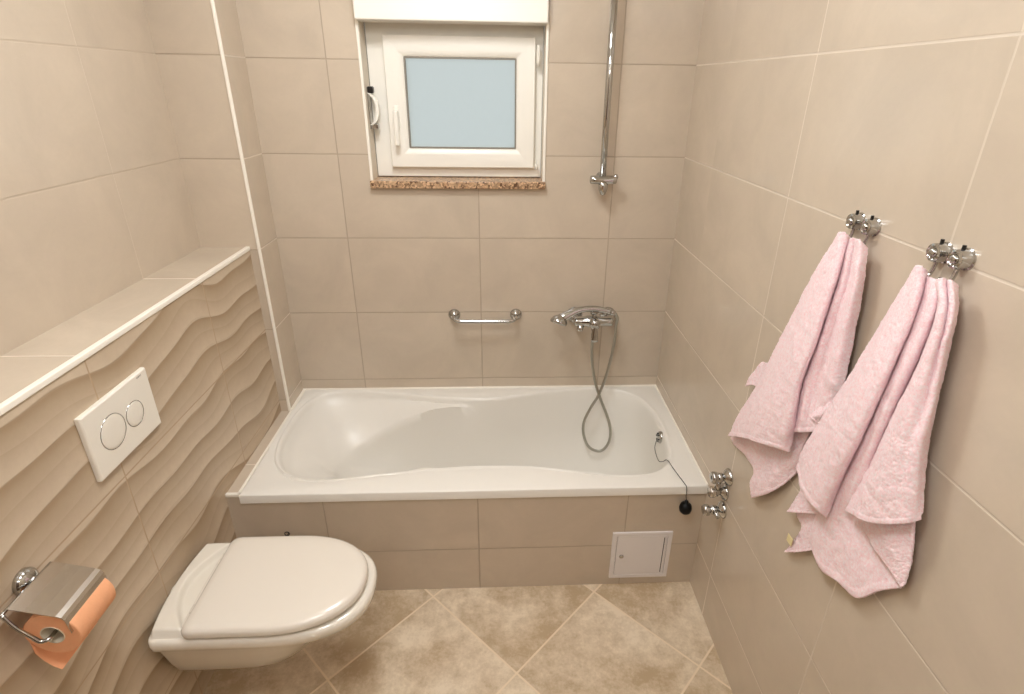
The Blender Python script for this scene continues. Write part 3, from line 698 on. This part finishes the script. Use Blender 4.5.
# ================================================================ ACCESS PANEL, EYE SCREW
YA = YP-.010
ap = thing('access_panel', (.478, YA, .034), 'small square white metal access door in the tiled bath front', 'access door')
bm = bmesh.new(); ring(bm, .376, .581, .034, .240, .015, YA-.006, YA+.004); mk('panel_frame', bm, M['panelwhite'], ap, bevel=.0015)
dr = boxo('panel_door', (.3925, .5645, YA-.0055, YA+.002, .0505, .2235), M['panelwhite'], ap, bevel=.0015)
bm = bmesh.new(); lathe(bm, (.412, YA-.0055, .135), (0, -1, 0), [(0, 0), (.008, 0), (.008, .002), (.0065, .003), (0, .003)], 20); lk = mk('lock', bm, M['chrome'], dr, smooth=True)
bm = bmesh.new(); box(bm, .553, .5555, YA-.0062, YA-.005, .058, .216); mk('hinge_line', bm, M['dark'], dr)
bm = bmesh.new(); box(bm, .377, .580, YA-.001, YA+.003, .035, .239); mk('inner_rebate', bm, M['seal'], ap)
attach(ap)
bm = bmesh.new()
tube(bm, [(-.690+.0075*math.cos(a), YA-.010, .277+.0075*math.sin(a)) for a in [2*PI*k/20 for k in range(20)]], .0016, 8, closed=True)
tube(bm, [(-.690, YA+.004, .277-.0075), (-.690, YA-.010, .277-.0075)], .0018, 8)
tag(mk('eye_screw', bm, M['dark'], smooth=True), 'tiny dark metal ring screwed into the tiled bath front behind the toilet', 'eye screw')

# ================================================================ TOILET
def dshape(xa, xb, yc, hw, z, n=64, pw=2.3, back=.02, straight=.5, bulge=0):
    """outline: straight back at xa, straight sides, superelliptic nose at xb"""
    xs = xa+(xb-xa)*straight; pts = []
    m_ = n//2
    for k in range(m_+1):                      # nose from -y to +y
        a = -PI/2+PI*k/m_; c, s = math.cos(a), math.sin(a)
        pts.append(Vector((xs+(xb-xs)*abs(c)**(2/pw), yc+hw*math.copysign(abs(s)**(2/pw), s), z)))
    r = back
    for k in range(1, 8): pts.append(Vector((xs+(xa+r-xs)*k/7, yc+hw, z)))
    for k in range(1, 5):
        a = PI/2+PI/2*k/4; pts.append(Vector((xa+r+r*math.cos(a), yc+hw-r+r*math.sin(a), z)))
    pts.append(Vector((xa, yc, z)))
    for k in range(1, 5):
        a = PI+PI/2*k/4; pts.append(Vector((xa+r+r*math.cos(a), yc-hw+r+r*math.sin(a), z)))
    for k in range(1, 7): pts.append(Vector((xa+r+(xs-xa-r)*k/7, yc-hw, z)))
    for p in pts:
        if p.x < xa+r+.03: p.x += bulge*((p.y-yc)/hw)**2
    return pts
tl = thing('toilet', (XH, -.967, .12), 'white wall-hung toilet with its lid closed beside the bath', 'toilet')
TC = -.957
bm = bmesh.new()
secs = [(.140, -.66, .030, 2.4), (.145, -.62, .045, 2.4), (.165, -.575, .064, 2.5), (.20, -.535, .084, 2.6), (.25, -.495, .104, 2.6), (.30, -.445, .120, 2.5), (.335, -.400, .131, 2.4), (.354, -.374, .138, 2.4), (.361, -.356, .146, 2.4)]
R = [dshape(XH+.0005, xb, TC, hw, z, pw=pw, back=.01, bulge=.02*max(0, (z-.15)/.21)) for z, xb, hw, pw in secs]
R += [dshape(XH+.0005, xb, TC, hw, z, pw=2.45, back=.014, bulge=.022) for z, xb, hw in ((.364, -.345, .151), (.370, -.337, .157), (.385, -.335, .159), (.394, -.337, .157), (.399, -.343, .152), (.400, -.350, .145))]
# shallow dished shelf behind the lid
loft(bm, R)
bmesh.ops.remove_doubles(bm, verts=bm.verts, dist=1e-5)
mk('toilet_bowl', bm, M['ceramic'], tl, smooth=True).modifiers.new('e', 'EDGE_SPLIT').split_angle = math.radians(50)
bm = bmesh.new()
R = [dshape(-.775+i_, -.370-i_, TC-.002, .138-i_, z, pw=2.15, back=.03) for z, i_ in ((.3995, 0), (.407, 0), (.409, .003))]
loft(bm, R); mk('toilet_seat', bm, M['seatplastic'], tl, smooth=True).modifiers.new('e', 'EDGE_SPLIT').split_angle = math.radians(40)
bm = bmesh.new()
def lidsec(z, i_, pw=2.2): return dshape(-.760+i_, -.354-i_, TC-.004, .1515-i_, z, pw=pw, back=.022, straight=.46)
R = [lidsec(.409, .004), lidsec(.411, 0), lidsec(.420, 0), lidsec(.427, .003), lidsec(.4315, .010), lidsec(.4340, .022), lidsec(.4352, .05), lidsec(.436, .10)]
loft(bm, R); mk('toilet_lid', bm, M['seatplastic'], tl, smooth=True).modifiers.new('e', 'EDGE_SPLIT').split_angle = math.radians(50)
bm = bmesh.new()   # raised rear shelf with a soft hollow next to the lid
NX, NY = 40, 60; x_a, x_b = XH+.003, -.752
G = []
for i in range(NX+1):
    row = []
    for j in range(NY+1):
        s, t = i/NX, j/NY*2-1
        x = x_a+(x_b-x_a)*s; y = TC+.147*t
        sm = lambda q: (lambda w_: w_*w_*(3-2*w_))(max(0, min(1, q)))
        edge = sm((1-abs(t))/.10)*sm(s/.12)              # falls to the rim at the outside
        hollow = sm((x-(-.758-.062*(1-min(1, abs(t)/.93)**2)))/.014+.5)   # lens-shaped dish beside the lid
        x += .020*t*t*(1-s)
        z = .3990+.0165*edge*(1-hollow)+.0015*edge
        row.append(bm.verts.new((x, y, z)))
    G.append(row)
for i in range(NX):
    for j in range(NY): bm.faces.new((G[i][j], G[i+1][j], G[i+1][j+1], G[i][j+1]))
mk('rear_shelf', bm, M['ceramic'], tl, smooth=True)
for y in (TC-.078, TC+.086):
    bm = bmesh.new(); lathe(bm, (-.760, y-.012, .412), (0, 1, 0), [(0, 0), (.006, 0), (.007, .002), (.007, .022), (.006, .024), (0, .024)], 20); mk('lid_hinge', bm, M['seatplastic'], tl, smooth=True)
attach(tl)

# ================================================================ FLUSH PLATE
fp = thing('flush_plate', (XH, -.946, .825), 'white flush plate with a large and a small round button above the toilet', 'flush plate')
bm = bmesh.new(); xf = XH+.012
R = [[Vector((x, yy, zz)) for yy, zz in ((-.831-i_, .826+i_), (-1.056+i_, .826+i_), (-1.056+i_, .984-i_), (-.831-i_, .984-i_))] for x, i_ in ((XH, 0), (xf-.003, 0), (xf, .003))]
loft(bm, R); mk('plate', bm, M['plateplastic'], fp, bevel=.0015)
for y, z, r in ((-.984, .906, .0385), (-.908, .903, .0290)):
    bm = bmesh.new(); lathe(bm, (xf, y, z), (1, 0, 0), [(r+.0018, -.004), (r+.0018, .0008), (r+.0004, .0012), (r, -.0010)], 48); mk('button_ring', bm, M['chrome'], fp, smooth=True)
    bm = bmesh.new(); lathe(bm, (xf, y, z), (1, 0, 0), [(r, -.003), (r, .0002), (r-.002, .0012), (r-.008, .0016), (0, .0018)], 48); mk('flush_button', bm, M['plateplastic'], fp, smooth=True)
cu = bpy.data.curves.new('txt', 'FONT'); cu.body = 'GEBERIT'; cu.size = .0048; cu.extrude = .0002
to = bpy.data.objects.new('txt', cu); me = bpy.data.meshes.new_from_object(to); bpy.data.objects.remove(to)
lg = link('printed_logo', me, M['logo'], fp)
me.transform(Matrix(((0, 0, 1, xf+.0002), (1, 0, 0, -.871), (0, 1, 0, .973), (0, 0, 0, 1))))
attach(fp)

# ================================================================ PAPER HOLDER AND ROLL
ya, yb = -1.338, -1.236
hd = thing('toilet_paper_holder', (XH, -1.29, .76), 'chrome toilet paper holder with a bent metal cover on the wavy tiles', 'paper holder')
bm = bmesh.new(); cp = catmull([(.028, .791), (.060, .783), (.092, .775)], 8) if False else [(.026, .792), (.05, .786), (.075, .7785), (.098, .772), (.106, .768), (.110, .762), (.1115, .750), (.113, .731)]
th_ = .0012; R = []
for y in (ya, yb):
    up = [Vector((XH+d, y, z)) for d, z in cp]; dn = [Vector((XH+d-th_, y, z-th_*1.2)) for d, z in cp][::-1]; R.append(up+dn)
loft(bm, R); mk('cover', bm, M['satin'], hd, bevel=0)
bm = bmesh.new(); lathe(bm, (XH, -1.272, .784), (1, 0, 0), [(0, 0), (.024, 0), (.024, .006), (.020, .012), (.012, .017), (0, .019)], 32); mk('wall_rosette', bm, M['chrome'], hd, smooth=True)
bm = bmesh.new(); tube(bm, [(XH+.022, ya-.010, .788), (XH+.022, ya-.004, .788), (XH+.022, yb+.001, .788)], .0030, 12); tube(bm, [(XH+.010, -1.272, .784), (XH+.022, -1.272, .788)], .006, 12)
mk('hinge_rod', bm, M['chrome'], hd, smooth=True)
bm = bmesh.new()
ar = catmull([(XH+.022, ya-.008, .788), (XH+.036, ya-.010, .762), (XH+.054, ya-.010, .738), (XH+.064, ya-.009, .724), (XH+.074, ya-.004, .7225), (XH+.075, ya+.010, .7225), (XH+.075, yb-.004, .7225)], 40)
tube(bm, ar, .0035, 12); mk('arm', bm, M['chrome'], hd, smooth=True)
attach(hd)
rl = thing('toilet_paper_roll', (XH+.065, -1.29, .665), 'roll of orange toilet paper hanging under the chrome cover', 'toilet paper')
rc_, RRo = (XH+.075, .7225), .0465
bm = bmesh.new(); lathe(bm, (rc_[0], ya+.004, rc_[1]), (0, 1, 0), [(.0200, 0), (RRo-.001, 0), (RRo, .001), (RRo, .094), (RRo-.001, .095), (.0200, .095), (.0200, 0)], 56)
mk('paper_winding', bm, M['paper'], rl, smooth=True).modifiers.new('e', 'EDGE_SPLIT').split_angle = math.radians(40)
bm = bmesh.new(); lathe(bm, (rc_[0], ya+.003, rc_[1]), (0, 1, 0), [(.0185, 0), (.0200, 0), (.0200, .097), (.0185, .097), (.0185, 0)], 40); mk('cardboard_core', bm, M['core'], rl, smooth=False)
bm = bmesh.new(); sp = [(rc_[0]+(RRo+.0008)*math.cos(a), rc_[1]+(RRo+.0008)*math.sin(a)) for a in [PI*(.75+.045*k) for k in range(9)]]
sp += [(XH+.030, .676), (XH+.039, .656), (XH+.050, .641), (XH+.062, .632)]
R = []
for k, (x, z) in enumerate(sp): R.append([Vector((x, ya+.004, z)), Vector((x+.0006, ya+.004, z+.0004)), Vector((x+.0006, ya+.099, z+.0004)), Vector((x, ya+.099, z))])
loft(bm, R); mk('loose_sheet', bm, M['paper'], rl, smooth=True).modifiers.new('e', 'EDGE_SPLIT').split_angle = math.radians(40)
attach(rl)

# ================================================================ STOP VALVES ON THE RIGHT WALL
VL = [(-.766, .566, 0, 'uppermost chrome stop valve on the right wall beside the bath'),
      (-.758, .506, 1, 'middle chrome pipe outlet between two stop valves beside the bath'),
      (-.768, .446, 2, 'lowest chrome stop valve with a long handle on the right wall beside the bath')]
for y, z, kind, lab in VL:
    v = thing('stop_valve', (XR, y, z), lab, 'stop valve')
    bm = bmesh.new(); lathe(bm, (XR, y, z), (-1, 0, 0), [(0, 0), (.026, 0), (.026, .003), (.022, .010), (.013, .015), (.011, .018), (0, .018)], 32); mk('wall_rosette', bm, M['chrome'], v, smooth=True)
    L_ = (.026, .022, .030)[kind]
    bm = bmesh.new(); lathe(bm, (XR-.014, y, z), (-1, 0, 0), [(0, 0), (.0105, 0), (.0105, .008), (.014, .009), (.014, .022), (.0105, .024), (.0105, L_), (0, L_)], 6 if kind == 1 else 24)
    mk('valve_body', bm, M['chrome'], v, smooth=kind != 1)
    if kind == 1:
        bm = bmesh.new(); lathe(bm, (XR-.032, y, z), (-1, 0, 0), [(0, 0), (.016, 0), (.0175, .004), (.0175, .014), (.015, .017), (0, .017)], 28); mk('outlet_cap', bm, M['satin'], v, smooth=True)
        bm = bmesh.new(); tube(bm, [(XR-.026, y, z), (XR-.026, y-.0, z+.042)], .0085, 16); mk('link_pipe', bm, M['chrome'], v, smooth=True)
    else:
        bm = bmesh.new()
        pr_ = [(0, 0), (.010, 0), (.0165, .003), (.0175, .006), (.0175, .016), (.015, .020), (.009, .021), (.006, .019), (0, .019)]
        lathe(bm, (XR-(.034, 0, .042)[kind], y, z), (-1, 0, 0), pr_, 28); mk('valve_knob', bm, M['chrome'], v, smooth=True)
        if kind == 0:
            bm = bmesh.new(); lathe(bm, (XR-.0515, y, z), (-1, 0, 0), [(0, .0), (.0055, 0), (.0055, .002), (0, .002)], 16); mk('knob_cap', bm, M['dark'], v)
        else:
            bm = bmesh.new(); tube(bm, [(XR-.028, y, z), (XR-.030, y-.034, z+.002)], [.0085, .007], 16); mk('hose_tail', bm, M['chrome'], v, smooth=True)
    attach(v)

# ================================================================ TOWEL HOOKS
def hook():
    r = bpy.data.objects.new('towel_hook', None); COL.objects.link(r)
    bm = bmesh.new(); lathe(bm, (0, 0, 0), (-1, 0, 0), [(0, 0), (.0165, 0), (.0165, .0015), (.0145, .003), (.0145, .016), (.0135, .019), (.0105, .020), (.0090, .0185), (.0078, .0185), (.0065, .022), (.004, .0238), (0, .024)], 32)
    mk('hook_body', bm, M['chrome'], r, smooth=True).modifiers.new('e', 'EDGE_SPLIT').split_angle = math.radians(38)
    bm = bmesh.new(); tube(bm, catmull([(-.009, 0, -.010), (-.010, 0, -.024), (-.014, 0, -.035), (-.021, 0, -.040), (-.028, 0, -.036), (-.031, 0, -.028)], 18), [.0032]*17+[.0034, .0024], 12); mk('hook_prong', bm, M['chrome'], r, smooth=True)
    bm = bmesh.new(); tube(bm, [(-.010, 0, .012), (-.010, 0, .0205)], .0028, 10); mk('locking_pin', bm, M['dark'], r)
    return r
hk = hook()
HK = [(-1.046, 1.388, 'chrome towel hook farthest from the camera, first of the pair holding the small towel'),
      (-1.090, 1.388, 'chrome towel hook holding the right peak of the towel nearest the bath'),
      (-1.257, 1.389, 'chrome towel hook holding the left peak of the larger pink towel'),
      (-1.298, 1.391, 'chrome towel hook nearest the camera, at the right peak of the larger pink towel')]
for i, (y, z, lab) in enumerate(HK):
    if i == 0: r = hk
    else:
        r = hk.copy(); COL.objects.link(r)
        for ch in hk.children:
            c = ch.copy(); COL.objects.link(c); c.parent = r
    r.location = (XR, y, z); tag(r, lab, 'towel hook', 'chrome towel hooks on the right wall')

# ================================================================ TOWELS
def vnoise(p):
    from mathutils import noise
    return noise.noise(p)
def sheet(bm, lines, n=190, m_=16, seed=0, hem=True):
    C = [catmull([Vector(p) for p in l], n) for l in lines]
    rows = []
    for i in range(n+1):
        r = catmull([c[i] for c in C], m_*(len(C)-1))
        row = []
        for j, p in enumerate(r):
            t = i/n; q = Vector(p)
            q.x -= .0045*t*vnoise(Vector((q.y*22+seed, q.z*9, seed)))+.0016*vnoise(Vector((q.y*60, q.z*55, seed+3.2)))+.0011*vnoise(Vector((q.y*210, q.z*330, seed+9.)))+.0008*vnoise(Vector((q.y*420, q.z*420, seed+5.)))
            if hem and i > n-5: q.x -= .0014
            q.x = min(q.x, XR-.004)
            row.append(bm.verts.new(q))
        rows.append(row)
    for a, b in zip(rows, rows[1:]):
        for k in range(len(a)-1): bm.faces.new((a[k], a[k+1], b[k+1], b[k]))
def towel(data, name, label, group=None):
    bm = bmesh.new()
    for i, (k, lines) in enumerate(data.items()): sheet(bm, lines, seed=i*3.7+.37)
    me = bpy.data.meshes.new(name); bm.to_mesh(me); bm.free()
    o = link(name, me, M['terry'], None, smooth=True)
    s = o.modifiers.new('thick', 'SOLIDIFY'); s.thickness = .0045; s.offset = 0
    return tag(o, label, 'towel', group)
towel(TL, 'towel', 'smaller pink terry towel on the pair of hooks nearer the bath')
t2 = towel(TR, 'towel', 'larger pink terry towel with layered folds on the hooks nearer the camera')
boxo('care_label', (.655, .6565, -1.125, -1.105, .664, .684), M['label'], t2)

# ================================================================ LIGHT
ne = N('added lamp glow'); ne.base((.9, .9, .9)); ne.b.inputs['Emission Color'].default_value = (.955, .98, 1, 1); ne.b.inputs['Emission Strength'].default_value = CEIL_FILL
for LY, lab in ((LAY, 'added round ceiling lamp nearer the bath, out of view'), (LAY2, 'added round ceiling lamp nearer the added door behind the camera')):
    lamp = thing('added_ceiling_lamp', (LAX, LY, ZC), lab, 'lamp', 'added round ceiling lamps')  # added lamps, out of view, put in to light the room
    bm = bmesh.new(); lathe(bm, (LAX, LY, ZC), (0, 0, -1), [(0, 0), (.20, 0), (.20, .03), (.185, .035), (0, .035)], 40); mk('added_lamp_base', bm, M['pvc'], lamp, smooth=False)
    bm = bmesh.new(); lathe(bm, (LAX, LY, ZC-.035), (0, 0, -1), [(.18, 0), (.178, .02), (.155, .045), (.11, .065), (.05, .074), (0, .076)], 40); mk('added_lamp_shade', bm, ne.m, lamp, smooth=True)
    attach(lamp)
wl = thing('added_wall_lamp', (-.1, YF, 2.12), 'added long wall lamp above the added door behind the camera', 'lamp')  # added unseen fill light from the camera side, in place of a flash
boxo('added_lamp_housing', (-.62, .42, YF, YF+.05, 2.12, 2.20), M['pvc'], wl, bevel=.006)
nw = N('added tube glow'); nw.base((.9, .9, .9)); nw.b.inputs['Emission Color'].default_value = (.955, .98, 1, 1); nw.b.inputs['Emission Strength'].default_value = WALL_FILL
bm = bmesh.new(); tube(bm, [(-.60, YF+.085, 2.16), (.40, YF+.085, 2.16)], .035, 20); mk('added_lamp_tube', bm, nw.m, wl, smooth=True)
attach(wl)

w = bpy.data.worlds.new('World'); scn.world = w; w.use_nodes = True
bg = w.node_tree.nodes['Background']; bg.inputs[0].default_value = (.70, .72, .71, 1); bg.inputs[1].default_value = SKY

# ================================================================ CAMERA
cd = bpy.data.cameras.new('Camera'); cam = bpy.data.objects.new('Camera', cd); COL.objects.link(cam); scn.camera = cam
f, px, py = 546.2575, 526.7143, 327.8910
a, t, r = math.radians(3.07431), math.radians(23.93219), math.radians(.89710)
fw = Vector((math.sin(a)*math.cos(t), math.cos(a)*math.cos(t), -math.sin(t)))
rt = Vector((math.cos(a), -math.sin(a), 0)); up = rt.cross(fw)
rt2 = rt*math.cos(r)+up*math.sin(r); up2 = -rt*math.sin(r)+up*math.cos(r)
m4 = Matrix((rt2, up2, -fw)).transposed().to_4x4(); m4.translation = Vector((0, -2.025576, 1.610451)); cam.matrix_world = m4
cd.sensor_fit = 'HORIZONTAL'; cd.sensor_width = 36; cd.lens = f/1024*36
cd.shift_x = (512-px)/1024; cd.shift_y = (py-347)/1024; cd.clip_start = .02

vs = scn.view_settings; vs.view_transform = 'Standard'; vs.look = 'None'; vs.gamma = 1; vs.exposure = EXPO; vs.use_curve_mapping = False
scn.render.film_transparent = False
